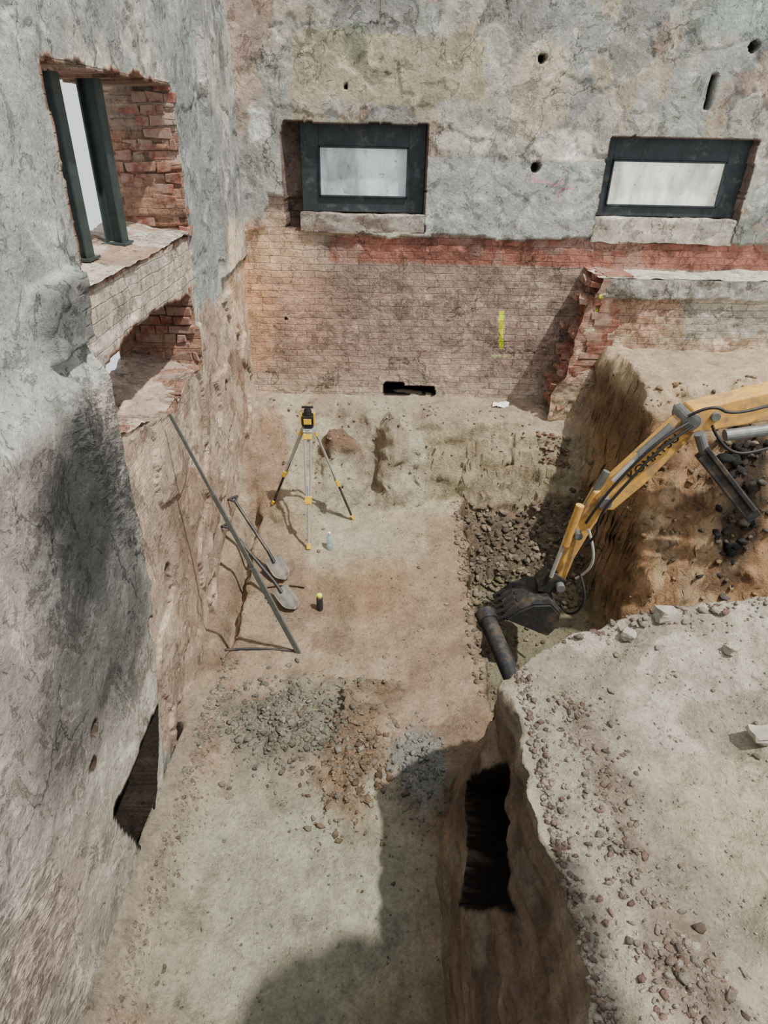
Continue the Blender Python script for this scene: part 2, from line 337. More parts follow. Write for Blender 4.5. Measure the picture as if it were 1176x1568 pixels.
hl=((Zw+n3<.84)&((Yw-2.58+n3)*.62+(Zw-.05)*(-.36)<.0)&((Yw-2.48+n3)*-.75+(Zw-.05)*(-.24)<0))*1.0
hl2=np.maximum.reduce([hole(3.95,1.25,.07,.06,311),hole(3.2,1.35,.06,.10,312),hole(2.3,1.45,.04,.04,313),hole(2.2,1.3,.035,.03,314),hole(6.3,1.9,.06,.05,316)])
depth=np.maximum(.6*hl,.2*hl2)
dd=np.maximum(np.maximum(o1*.55,o2*.55),depth)
Xw=base-dd
Xw=np.where(o1,-2.15,np.where(o2,-2.15+.03*fbm(Yw,Zw,6,3,317),Xw))
thru2=o2&(Yw>4.50)&(Yw<5.2)&(Zw>2.42)&(Zw<2.70)
P2=np.stack([Yw+dd,Zw,near*ss(fbm(Yw,Zw,.9,3,344),-.12,.08)*.8],-1)
cw=np.ones(Yw.shape+(3,))*np.array([.41,.42,.395])
cw=mixc(cw,ss(fbm(Yw,Zw,1.2,6,320),0,.04),[.53,.52,.46],.8)
cw=mixc(cw,ss(fbm(Yw,Zw,2.2,6,337),.06,.08),[.29,.29,.28],.6)
cw=mixc(cw,rect(Yw,Zw,5.7,6.5,2.6,7,.03,.06,321),[.43,.47,.46])
cw=mixc(cw,rect(Yw,Zw,6.5,8,2.7,7,.03,.06,338),[.50,.50,.46])
cw=mixc(cw,rect(Yw,Zw,5.7,8,2.6,7,.03,.06,321)*ss(fbm(Yw,Zw,1.5,6,345),.04,.07),[.33,.35,.34],.7)
cw=mixc(cw,rect(Yw,Zw,3.2,8,-1,2.75,.06,.25,322),[.51,.415,.33])
cw=mixc(cw,rect(Yw,Zw,3.2,8,.3,2.6,.2,.4,325)*ss(fbm(Yw,Zw,1.5,5,326),-.02,.03),[.59,.51,.41],.8)
cw=mixc(cw,rect(Yw,Zw,3.2,8,.0,2.6,.2,.4,339)*ss(fbm(Yw,Zw,2.0,5,340),.06,.09),[.36,.27,.21],.75)
cw=mixc(cw,rect(Yw,Zw,3.3,5.75,2.98,3.5,.03,.03,323),[.58,.53,.455])
cw=mixc(cw,near,[.44,.41,.365])
cw=mixc(cw,near*ss(fbm(Yw,Zw*1.0,2,5,328),.0,.05),[.53,.505,.445],.7)
cw=mixc(cw,near*blob(Yw,Zw,2.6,.9,.8,.5,.5,.5,349),[.50,.50,.43],.6)
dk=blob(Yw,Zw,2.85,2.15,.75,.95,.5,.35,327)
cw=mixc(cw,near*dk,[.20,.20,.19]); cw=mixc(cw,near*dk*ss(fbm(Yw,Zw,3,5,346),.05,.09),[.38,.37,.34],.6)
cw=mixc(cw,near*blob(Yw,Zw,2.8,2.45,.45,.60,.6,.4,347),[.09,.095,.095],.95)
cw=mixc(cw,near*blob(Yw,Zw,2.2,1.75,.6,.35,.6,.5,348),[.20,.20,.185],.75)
cw=mixc(cw,near*blob(Yw,Zw,1.5,1.0,.5,.4,.5,.35,329),[.48,.385,.325],.5)
cw=mixc(cw,(1-ss(Yw,3.3,3.6))*ss(Zw,2.95,3.1),[.50,.53,.49],.85)
cw=mixc(cw,(1-ss(Yw,3.3,3.6))*ss(Zw,3.0,3.15)*ss(fbm(Yw,Zw,1.5,6,341),.03,.05),[.36,.375,.35],.8)
cw=mixc(cw,rect(Yw,Zw,2.95,3.42,3.22,3.55,.02,.04,307),[.25,.255,.245],.85)
o12=dil(o1|o2,2)
cw=mixc(cw,o12,[.36,.24,.18])
cw=mixc(cw,o12*ss(fbm(Yw,Zw,3,4,342),0,.05),[.45,.38,.32],.8)
cw=mixc(cw,dil(hl,2),[.05,.04,.03]); cw=mixc(cw,dil(hl2,1),[.12,.09,.07])  # shade of the low cavity painted into its inside and rim
cw=mixc(cw,blob(Yw,Zw,4.1,1.0,.5,.8,.5,.4,331)*.5,[.40,.31,.24])
bk=np.clip(rect(Yw,Zw,3.2,8,.5,2.8,.1,.2,322)*ss(fbm(Yw,Zw,1.0,3,333),-.1,.1)*.5+rect(Yw,Zw,3.3,5.75,2.98,3.5,.03,.03,323)+o12-dil(hl,2),0,1)
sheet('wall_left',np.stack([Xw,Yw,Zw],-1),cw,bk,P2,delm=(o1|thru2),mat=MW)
# ---------------------------------------------------------------- wall_back
xv=np.arange(-1.9,5.4,.0155); zv=np.arange(.8,6.7,.0155); Xb,Zb=np.meshgrid(xv,zv)
a1=fbm(Xb,Zb,5,4,401)*.07; a2=fbm(Xb,Zb,5,4,402)*.07
def op(x0,x1,z0,z1): return (Xb+a1>x0)&(Xb+a1<x1)&(Zb+a2*.5>z0)&(Zb+a2*.5<z1)
ow1=op(-1.08,.45,3.2,4.22); ow2=op(2.36,3.93,3.15,4.16)
gap=(np.abs(Xb-.36+a1)<.33)&(Zb+a2*.4>1.27)&(Zb+a2*.4<1.42-.04*(Xb>.3))
edge=3.15+.07*np.round(fbm(Xb,Zb*0,2.2,2,403)*6)/3
plast=ss(Zb+a2*.8-edge,-.01,.01)
plast=plast*(1-rect(Xb,Zb,-1.3,-.95,3.0,3.55,.02,.1,404))
loose=ss(fbm(Xb,Zb,1.6,6,407),.04,.05)*plast*(Zb>3.95)
thick=ss(fbm(Xb,Zb,1.3,6,430),.03,.04)*plast
Yb=7.8+fbm(Xb,Zb,1.2,4,405)*.03+fbm(Xb,Zb,8,4,406)*.018-.035*plast+.010*loose-.009*thick
holesb=np.zeros_like(Xb)
for cx,cz,r in((1.62,3.86,.045),(1.55,4.82,.04),(3.62,4.95,.045),(-.4,4.55,.015),(-1.15,2.2,.012)):
    holesb=np.maximum(holesb,1-ss(np.hypot(Xb-cx,Zb-cz)+a1*.5,r*.8,r*1.1))
slot=rect(Xb,Zb,3.28,3.33,4.42,4.72,.01,.02,408); holesb=np.maximum(holesb,slot)
dep=np.where(ow1|ow2,.24,0)+np.where(gap,.5,0)+.12*holesb
Yb=Yb+dep
P2=np.stack([Xb+np.where(dep>.2,dep,0),Zb,np.zeros_like(Xb)],-1)
cb=np.ones(Xb.shape+(3,))*np.array([.46,.47,.43])
cb=mixc(cb,ss(fbm(Xb,Zb,1.1,6,410),.0,.03),[.61,.585,.50],.85)
cb=mixc(cb,ss(fbm(Xb,Zb,1.9,6,411),.06,.072),[.31,.32,.30],.8)
cb=mixc(cb,ss(fbm(Xb,Zb,2.6,6,431),.08,.092),[.55,.46,.345],.65)
cb=mixc(cb,ss(fbm(Xb,Zb,2.2,6,438),.11,.12),[.45,.34,.29],.6)
cb=mixc(cb,loose,[.35,.355,.33],.8); cb=mixc(cb,thick,[.60,.59,.52],.5)
cb=mixc(cb,ss(np.abs(fbm(Xb,Zb,1.6,6,435)),.02,.008)*ss(fbm(Xb,Zb,.8,3,436),0,.05),[.2,.2,.19],.6)
cb=mixc(cb,rect(Xb,Zb,-.95,1.0,4.42,4.98,.02,.07,412),[.56,.49,.35],.65)
cb=mixc(cb,rect(Xb,Zb,-.95,1.0,4.42,4.98,.02,.07,412)*ss(fbm(Xb,Zb,1.8,5,432),.0,.1),[.41,.38,.29],.6)
cb=mixc(cb,blob(Xb,Zb,-.3,4.9,.14,.18,.3,.3,413),[.24,.26,.2],.8)
cb=mixc(cb,blob(Xb,Zb,1.6,4.55,.3,.5,.2,.4,414),[.67,.62,.50],.8)
cb=mixc(cb,blob(Xb,Zb,3.7,5.3,.8,.35,.3,.4,415),[.40,.50,.46],.8)
cb=mixc(cb,rect(Xb,Zb,-1.9,-1.3,4.1,6.8,.05,.2,416),[.52,.42,.365],.8)
cb=mixc(cb,rect(Xb,Zb,-1.42,-1.2,4.05,4.35,.02,.05,417),[.74,.74,.70])
cb=mixc(cb,rect(Xb,Zb,.4,2.35,3.1,3.92,.02,.04,418),[.49,.515,.495],.9)
cb=mixc(cb,rect(Xb,Zb,.4,2.35,3.1,3.92,.02,.04,418)*ss(fbm(Xb,Zb,1.8,5,439),.04,.1),[.59,.60,.57],.7)
cb=mixc(cb,blob(Xb,Zb,1.9,4.1,.35,.15,.2,.5,419),[.74,.72,.65],.9); cb=mixc(cb,blob(Xb,Zb,.9,4.1,.5,.1,.2,.6,433),[.68,.67,.60],.8)
cb=mixc(cb,rect(Xb,Zb,-1.7,-1.05,3.3,4.05,.05,.1,420),[.51,.51,.48],.7)
cb=mixc(cb,ss(np.abs(fbm(Xb,Zb,5,2,421)),.03,.01)*rect(Xb,Zb,1.6,2.05,3.55,3.85,.03,.05,422),[.9,.4,.6],.8)
bc=np.ones_like(cb)*np.array([.475,.385,.335]); bc=mixc(bc,ss(fbm(Xb,Zb,1.0,4,423),-.02,.1),[.54,.455,.385])
bc=mixc(bc,ss(fbm(Xb,Zb,1.8,6,437),.05,.08),[.39,.315,.275],.7)
bc=mixc(bc,rect(Xb,Zb,-.62,6,2.86,3.14,.01,.015,424),[.43,.215,.17],.9)
bc=mixc(bc,rect(Xb,Zb,-.62,6,2.86,3.14,.01,.015,424)*ss(fbm(Xb,Zb,2.5,4,434),.04,.10),[.48,.37,.32],.6)
bc=mixc(bc,rect(Xb,Zb,-1.9,-.6,2.7,3.3,.1,.1,425),[.48,.42,.355])
bc=mixc(bc,1-ss(Zb,1.3,1.75),[.60,.53,.45],.7)
bc=mixc(bc,blob(Xb,Zb,-1.6,2.2,.35,.75,.5,.2,426),[.62,.44,.29],.7)  # warm lamp glow in the corner painted into the brick colour
cb=cb*plast[...,None]+bc*(1-plast[...,None])
ysm=(np.abs(Xb-1.46+(Zb-2.1)*.1)<.028+a1*.3)&(Zb>1.9)&(Zb<2.34); cb=mixc(cb,ysm*1.0,[.8,.95,.05],.9)
cb=mixc(cb,((np.abs(Xb-1.46)<.1)&(np.abs(Zb-1.80)<.010))*1.0,[.75,.85,.4],.6)
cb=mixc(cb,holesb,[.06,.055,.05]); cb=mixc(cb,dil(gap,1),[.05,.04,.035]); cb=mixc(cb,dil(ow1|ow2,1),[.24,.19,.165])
sheet('wall_back',np.stack([Xb,Yb,Zb],-1),cb,np.clip(1-plast,0,1),P2,delm=None,mat=MW)
# near wall below the photographer and an unseen slab added overhead to shade the floor
xn=np.arange(-1.9,5.3,.05); zn=np.arange(-.6,3.31,.05); XN,ZN=np.meshgrid(xn,zn)
sheet('wall_near',np.stack([XN,-.68+fbm(XN,ZN,2,4,500)*.05,ZN],-1),np.ones(XN.shape+(3,))*np.array([.36,.33,.29]),np.ones_like(XN),np.stack([XN,ZN,ZN*0],-1),mat=MW)
bm=bmesh.new(); top=[(1.55,-.74),(2.46,-.74),(2.46,.50),(2.36,.44),(2.26,.48),(2.12,.46),(2.02,.38),(1.9,.36),(1.8,.30),(1.68,.22),(1.6,.05)]
A=[bm.verts.new((x,y,5.5)) for x,y in top]; B_=[bm.verts.new((x,y,5.32)) for x,y in top]
bm.faces.new(A); bm.faces.new(B_[::-1])
for i in range(len(top)): bm.faces.new((A[i],B_[i],B_[(i+1)%len(top)],A[(i+1)%len(top)]))
bmesh.ops.recalc_face_normals(bm,faces=bm.faces); obj_bm('added_shade_slab',bm,M_conc,None,.01)
# ---------------------------------------------------------------- windows in back wall
def glass_mat(name,base,backglow):
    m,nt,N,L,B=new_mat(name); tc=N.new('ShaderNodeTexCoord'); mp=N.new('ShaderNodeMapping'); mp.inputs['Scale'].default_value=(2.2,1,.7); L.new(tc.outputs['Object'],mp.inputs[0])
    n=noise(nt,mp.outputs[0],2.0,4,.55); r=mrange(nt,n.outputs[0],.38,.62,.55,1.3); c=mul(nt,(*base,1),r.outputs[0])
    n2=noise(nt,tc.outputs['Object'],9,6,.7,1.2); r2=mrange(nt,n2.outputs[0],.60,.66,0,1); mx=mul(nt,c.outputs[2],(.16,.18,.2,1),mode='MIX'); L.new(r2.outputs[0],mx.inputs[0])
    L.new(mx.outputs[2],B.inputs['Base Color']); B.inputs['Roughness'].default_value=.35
    L.new(mx.outputs[2],B.inputs['Emission Color']); B.inputs['Emission Strength'].default_value=backglow  # pane glow stands in for daylight behind the film
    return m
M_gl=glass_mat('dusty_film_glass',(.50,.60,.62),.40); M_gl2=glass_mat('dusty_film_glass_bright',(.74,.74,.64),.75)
def window(name,ox0,ox1,oz0,oz1,gx0,gx1,gz0,gz1,y,mg,sill,ms):
    e=empty(name)
    bm=bmesh.new()
    for (x0,x1,z0,z1) in((ox0,gx0,oz0,oz1),(gx1,ox1,oz0,oz1),(gx0,gx1,oz0,gz0),(gx0,gx1,gz1,oz1)):
        bm_box(bm,((x0+x1)/2,y,(z0+z1)/2),(x1-x0,.06,z1-z0))
    obj_bm('frame',bm,M_frame,e,.004)
    bm=bmesh.new(); t=.018
    for (x0,x1,z0,z1) in((gx0,gx0+t,gz0,gz1),(gx1-t,gx1,gz0,gz1),(gx0,gx1,gz0,gz0+t),(gx0,gx1,gz1-t,gz1)):
        bm_box(bm,((x0+x1)/2,y-.035,(z0+z1)/2),(x1-x0,.03,z1-z0))
    obj_bm('sash',bm,M_frame,e,.003)
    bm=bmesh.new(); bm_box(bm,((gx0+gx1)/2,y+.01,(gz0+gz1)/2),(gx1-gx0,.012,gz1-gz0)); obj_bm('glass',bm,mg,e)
    xx=np.arange(ox0-.02,ox1+.03,.02); zz_=np.linspace(0,1,14); XX,TT=np.meshgrid(xx,zz_)
    ZZ=sill-.03+(oz0+.02-sill)*np.minimum(TT/.6,1)+fbm(XX,TT,5,4,650)*.04; YYs=y-.15+.13*np.clip((TT-.6)/.4,0,1)+fbm(XX,TT,6,4,651)*.03
    cc=np.ones(XX.shape+(3,))*np.array(ms); cc=mixc(cc,ss(fbm(XX,TT,3,4,652),.02,.06),[.62,.60,.55],.5)
    o=sheet('sill',np.stack([XX,YYs,ZZ],-1),cc,XX*0,np.stack([XX,TT,XX*0],-1),mat=MW); o.parent=e
    return e
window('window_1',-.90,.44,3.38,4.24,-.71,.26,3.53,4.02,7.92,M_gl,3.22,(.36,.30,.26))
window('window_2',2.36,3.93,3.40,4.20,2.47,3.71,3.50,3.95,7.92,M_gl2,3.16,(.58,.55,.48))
# ---------------------------------------------------------------- broken brick wall stub
e=empty('broken_brick_wall')
xs_=np.arange(0,3.2,.018); zs_=np.arange(1.0,2.86,.018); XS,ZS=np.meshgrid(xs_,zs_)
xl=2.02+.33*(ZS-1.2)/1.6+.16*fbm(ZS*0,ZS,4,4,600)
XF=xl+XS; YF=7.25+fbm(XF,ZS,2,4,601)*.09+fbm(XF,ZS,9,4,602)*.06
cop=ss(ZS+fbm(XF,ZS,4,3,603)*.08-2.64,-.01,.01); YF=YF-.05*cop
cs=np.ones(XS.shape+(3,))*np.array([.56,.47,.37]); cs=mixc(cs,ss(fbm(XF,ZS,2,5,604),0,.05),[.47,.35,.28]); cs=mixc(cs,1-ss(XS+fbm(XF,ZS,5,3,608)*.2,0,.12),[.40,.24,.19],.8)
cs=mixc(cs,rect(XF,ZS,3.4,6,2.2,2.9,.05,.15,605),[.48,.47,.42]); cs=mixc(cs,cop*ss(XS,.08,.1),[.48,.48,.44])
cs=mixc(cs,1-ss(ZS+fbm(XF,ZS,3,3,609)*.3,1.5,1.9),[.51,.42,.31],.8)
ystr=(np.abs(XF-2.42-.03*np.sin(ZS*30))<.02)&(ZS>2.45)&(ZS<2.68); cs=mixc(cs,ystr*1.0,[.8,.95,.05])
o=sheet('front_face',np.stack([XF,YF,ZS],-1),cs,(1-cop)*ss(ZS,1.5,1.9),np.stack([XF,ZS,ZS*0],-1),mat=MW); o.parent=e
xt=np.arange(2.34,5.4,.025); yt=np.arange(7.2,7.86,.025); XT,YT=np.meshgrid(xt,yt)
ZT=2.85+fbm(XT,YT,3,4,606)*.10
ct=np.ones(XT.shape+(3,))*np.array([.62,.61,.53])
o=sheet('top_face',np.stack([XT,YT,ZT],-1),ct,XT*0,np.stack([XT,YT,YT*0],-1),mat=MW); o.parent=e
bm=bmesh.new(); z=1.02; r=0
while z<2.80:
    x0=2.0+.33*(z-1.2)/1.6+random.uniform(-.06,.06)+.16*float(fbm(np.array([0.]),np.array([z]),4,4,600)[0])
    for k,yc in enumerate((7.34,7.47,7.60,7.73) if r%2 else (7.36,7.62)):
        w=.118 if r%2 else .245
        if random.random()<.15: continue
        rot=Matrix.Rotation(random.uniform(-.3,.3),3,'Z')@Matrix.Rotation(random.uniform(-.14,.14),3,'X')@Matrix.Rotation(random.uniform(-.18,.18),3,'Y')
        bm_box(bm,(x0+.14+random.uniform(-.05,.05),yc,z+.035),(.25*random.uniform(.6,1),w*random.uniform(.7,1),.066),rot,.018)
    bm_box(bm,(x0+.27,7.5,z+.04),(.3,.5,.078),None,.01)
    z+=.077; r+=1
obj_bm('broken_end_bricks',bm,M_brick,e,.006)
def jamb(name,y,x0,x1,z0,z1):
    bm=bmesh.new(); z=z0; r=0
    while z<z1:
        x=x0+(.06 if r%2 else 0); xe_=x1+random.uniform(-.07,.03)
        while x<xe_:
            w=random.choice((.12,.24)); w=min(w,xe_-x+.05)
            bm_box(bm,(x+w/2,y+random.uniform(-.012,.03),z+.035),(w-.008,.10,.068),Matrix.Rotation(random.uniform(-.1,.1),3,'Z'),.010)
            x+=w
        z+=.077; r+=1
    return obj_bm(name,bm,M_brick,None,.006)
jamb('jamb_bricks',5.74,-2.15,-1.66,3.40,4.42); jamb('jamb_bricks',5.52,-2.12,-1.66,2.42,3.0)
XX,YY=np.meshgrid(np.arange(-2.17,-1.57,.02),np.arange(3.55,5.75,.02))
ZZ=3.43+(-1.6-XX)*.15+fbm(XX,YY,6,4,610)*.05
cc=np.ones(XX.shape+(3,))*np.array([.60,.56,.49]); cc=mixc(cc,ss(fbm(XX,YY,4,3,611),0,.1),[.44,.34,.27])
sheet('trim_1',np.stack([XX,YY,ZZ],-1),cc,XX*0+.5,np.stack([YY,XX,XX*0],-1),mat=MW)
XX,YY=np.meshgrid(np.arange(-2.17,-1.57,.02),np.arange(3.45,5.55,.02))
ZZ=2.36+(-1.6-XX)*.22+.22*ss(4.0-YY,-.4,.6)+fbm(XX,YY,5,4,612)*.14
cc=np.ones(XX.shape+(3,))*np.array([.44,.36,.30])
sheet('trim_2',np.stack([XX,YY,ZZ],-1),cc,XX*0,np.stack([YY,XX,XX*0],-1),mat=MW)
for y in(4.2,4.82):
    bm=bmesh.new()
    for dx in(-.055,.055): bm_box(bm,(-1.86+dx,y,3.95),(.012,.11,.98))
    bm_box(bm,(-1.86,y,3.95),(.1,.012,.98)); bm_box(bm,(-1.86,y,3.47),(.17,.17,.015))
    obj_bm('steel_post',bm,M_green,None,.002)
# ---------------------------------------------------------------- rubble stones
ico=bmesh.new(); bmesh.ops.create_icosphere(ico,subdivisions=1,radius=1); iv=np.array([v.co[:] for v in ico.verts]); ifc=np.array([[v.index for v in f.verts] for f in ico.faces]); ico.free()
def stones(name,pts,sizes,cols,flat=.7):
    n=len(pts); nv=len(iv); V=np.zeros((n,nv,3)); 
    for i in range(n):
        v=iv*(1+rng.uniform(-.45,.45,(nv,1))); v=v*np.array([1,rng.uniform(.45,1),rng.uniform(.35,flat)])*sizes[i]
        t=rng.uniform(0,6.28); t2=rng.uniform(-.6,.6); c,s=math.cos(t),math.sin(t); c2,s2=math.cos(t2),math.sin(t2)
        R=np.array([[c,-s,0],[s,c,0],[0,0,1]])@np.array([[1,0,0],[0,c2,-s2],[0,s2,c2]])
        V[i]=v@R.T+pts[i]
    F=(ifc[None]+(np.arange(n)*nv)[:,None,None]).reshape(-1,3); nf=len(F)
    me=bpy.data.meshes.new(name); me.vertices.add(n*nv); me.vertices.foreach_set('co',V.reshape(-1).astype(np.float32))
    me.loops.add(nf*3); me.polygons.add(nf); me.loops.foreach_set('vertex_index',F.reshape(-1).astype(np.int32))
    me.polygons.foreach_set('loop_start',np.arange(nf,dtype=np.int32)*3); me.polygons.foreach_set('loop_total',np.full(nf,3,dtype=np.int32))
    me.update(calc_edges=True)
    a=me.attributes.new('Col','FLOAT_COLOR','POINT'); cc=np.ones((n,nv,4),np.float32); cc[:,:,:3]=cgrade(np.array(cols))[:,None,:]; a.data.foreach_set('color',cc.reshape(-1))
    me.materials.append(MG); o=bpy.data.objects.new(name,me); C.objects.link(o); return o
def scatter(n,fx,fy,smin,smax,pal,hf,p=2.5):
    x=fx(n); y=fy(n)
    if hf is hfloor: x=np.clip(x,-1.40,4.9)
    z=hf(x,y); s=smin+(smax-smin)*rng.uniform(0,1,n)**p
    c=np.array(pal)[rng.integers(0,len(pal),n)]*rng.uniform(.75,1.2,(n,1)); return np.stack([x,y,z+s*.15],-1),s,c
U=lambda a,b:(lambda n:rng.uniform(a,b,n)); Nn=lambda m,s:(lambda n:rng.normal(m,s,n))
gp=[(.34,.34,.29),(.42,.40,.33),(.28,.28,.24),(.37,.32,.26)]; bp_=[(.36,.28,.20),(.31,.235,.165),(.42,.34,.26),(.38,.33,.27)]; fp=[(.47,.40,.31),(.52,.48,.39),(.41,.34,.27),(.36,.3,.24)]
rp=[(.34,.25,.21),(.38,.30,.25),(.50,.45,.38),(.58,.54,.46),(.46,.40,.34),(.31,.26,.22)]
S=[scatter(2600,U(-1.38,1.0),U(1.4,6.9),.003,.012,fp,hfloor,3),
   scatter(110,U(-1.38,1.0),U(1.4,6.6),.010,.026,fp,hfloor,2.5),
   scatter(2200,Nn(-.74,.30),Nn(3.6,.24),.003,.034,gp,hfloor,3.6),
   scatter(1000,Nn(-.16,.17),Nn(3.25,.32),.003,.034,bp_,hfloor,3.6),
   scatter(500,Nn(.35,.12),Nn(3.2,.23),.003,.026,[(.40,.41,.39),(.34,.34,.32)],hfloor,3),
   scatter(1000,lambda n:-1.38+np.abs(rng.normal(0,.09,n)),U(1.3,4.3),.004,.022,fp,hfloor,3),
   scatter(2200,U(1.05,2.5),U(5.8,6.8),.006,.055,[(.28,.24,.19),(.37,.32,.25),(.22,.19,.155),(.44,.37,.28)],hfloor,4),
   scatter(900,U(1.05,3.5),U(4.6,6.1),.006,.040,[(.30,.26,.19),(.38,.31,.21)],hfloor,3),
   scatter(700,U(.88,1.08),U(3.9,6.8),.006,.036,[(.32,.27,.2),(.42,.36,.28)],hfloor,3),
   scatter(700,U(-1.38,2.0),U(6.6,7.6),.004,.026,[(.5,.45,.37),(.42,.33,.25)],hfloor,3),
   scatter(120,U(1.9,2.3),U(6.95,7.1),.01,.05,[(.36,.22,.17),(.45,.36,.28)],hfloor,2),
   scatter(140,Nn(3.7,.14),Nn(5.75,.14),.02,.09,[(.12,.10,.09),(.2,.18,.16),(.08,.08,.08)],hfloor,2),
   scatter(500,U(2.6,4.8),U(4.9,6.3),.006,.05,[(.42,.30,.19),(.50,.39,.27)],hfloor,4)]
stones('rubble_stones',np.concatenate([s[0] for s in S]),np.concatenate([s[1] for s in S]),np.concatenate([s[2] for s in S]))
S=[scatter(4500,U(.8,3.0),U(.7,3.0),.002,.010,[(.58,.55,.47),(.52,.47,.39),(.64,.62,.54)],mound_top,3),
   scatter(50,U(.8,3.0),U(.7,3.0),.010,.028,[(.5,.47,.4),(.42,.37,.31)],mound_top,2),
   scatter(800,lambda n:rng.normal(1.05,.08,n),U(1.35,2.5),.003,.022,rp,mound_top,4),
   scatter(400,Nn(1.1,.09),Nn(1.1,.12),.003,.024,rp,mound_top,4),
   scatter(1300,lambda n:.77+np.abs(rng.normal(0,.045,n)),U(.7,2.9),.003,.020,rp,mound_top,3.5),
   scatter(450,U(.9,3),Nn(2.95,.05),.004,.034,rp,mound_top,3.5)]
stones('mound_rubble',np.concatenate([s[0] for s in S]),np.concatenate([s[1] for s in S]),np.concatenate([s[2] for s in S]))
for (x,y,sx_,sy_,sz,rz) in((1.95,2.15,.2,.1,.05,.1),(1.72,2.93,.13,.09,.07,.2),(2.1,1.5,.22,.2,.06,.6),(1.5,2.88,.1,.08,.05,1),(2.0,2.7,.08,.06,.05,.4)):
    bm=bmesh.new(); bm_box(bm,(0,0,0),(sx_,sy_,sz),None,.012); bmesh.ops.subdivide_edges(bm,edges=bm.edges,cuts=2,use_grid_fill=True)
    for v in bm.verts: v.co+=Vector([random.uniform(-.007,.007) for _ in range(3)])
    o=obj_bm('concrete_chunk',bm,M_conc,None,.004); o.location=(x,y,float(mound_top(np.array([x]),np.array([y]))[0])+sz*.35); o.rotation_euler=(random.uniform(-.1,.1),.1,rz)
# ---------------------------------------------------------------- tripod with level
def hz(x,y): return float(hfloor(np.array([x]),np.array([y]))[0])
e=empty('survey_tripod'); top=Vector((-.75,6.22,1.46))
bm=bmesh.new(); bm_cyl(bm,top+Vector((0,0,-.02)),top+Vector((0,0,.025)),.075,.075,20); bm_cyl(bm,top+Vector((0,0,-.14)),top+Vector((0,0,-.02)),.018,.018); obj_bm('head_plate',bm,M_alu,e)
for i,(fx,fy) in enumerate(((-.76,5.84),(-1.23,6.42),(-.29,6.40))):
    f=Vector((fx,fy,hz(fx,fy)-.01)); d=(f-top).normalized(); side=d.cross(Vector((0,0,1))).normalized()
    st=top+Vector((fx-top.x,fy-top.y,0)).normalized()*.06; mid=st+(f-st)*.56; lo=st+(f-st)*.94
    bm=bmesh.new()
    for s in(-1,1): bm_cyl(bm,st+side*.035*s,mid+side*.022*s,.011)
    bm_cyl(bm,st+side*-.045,st+side*.045,.016); obj_bm(f'upper_leg_{i+1}',bm,M_alu,e)
    bm=bmesh.new(); bm_beam(bm,mid-(f-st)*.03,mid+(f-st)*.035,.075,.035,side.cross(d)); bm_beam(bm,st+(f-st)*.02,st+(f-st)*.06,.09,.03,side.cross(d)); bm_beam(bm,lo,f+Vector((0,0,.015)),.045,.03,side.cross(d)); obj_bm(f'clamp_{i+1}',bm,M_ty,e,.004)
    bm=bmesh.new(); bm_cyl(bm,mid-(f-st)*.12,lo,.014); obj_bm(f'lower_leg_{i+1}',bm,M_dark if i!=0 else M_alu,e)
bm=bmesh.new(); b0=top+Vector((0,0,.025)); bm_cyl(bm,b0,b0+Vector((0,0,.03)),.05,.045); bm_box(bm,b0+Vector((0,0,.085)),(.12,.11,.11)); bm_cyl(bm,b0+Vector((0,0,.14)),b0+Vector((0,0,.2)),.045,.038); obj_bm('laser_level_body',bm,M_blk,e,.006)
bm=bmesh.new(); bm_box(bm,b0+Vector((0,-.058,.085)),(.08,.01,.06)); 
for s in(-1,1): bm_box(bm,b0+Vector((s*.066,0,.1)),(.014,.06,.13))
obj_bm('laser_level_bumper',bm,M_ty,e,.003)
bm=bmesh.new(); bm_box(bm,b0+Vector((0,0,.225)),(.12,.025,.02)); bm_cyl(bm,b0+Vector((0,0,.2)),b0+Vector((0,0,.216)),.03); obj_bm('laser_level_handle',bm,M_blk,e,.004)
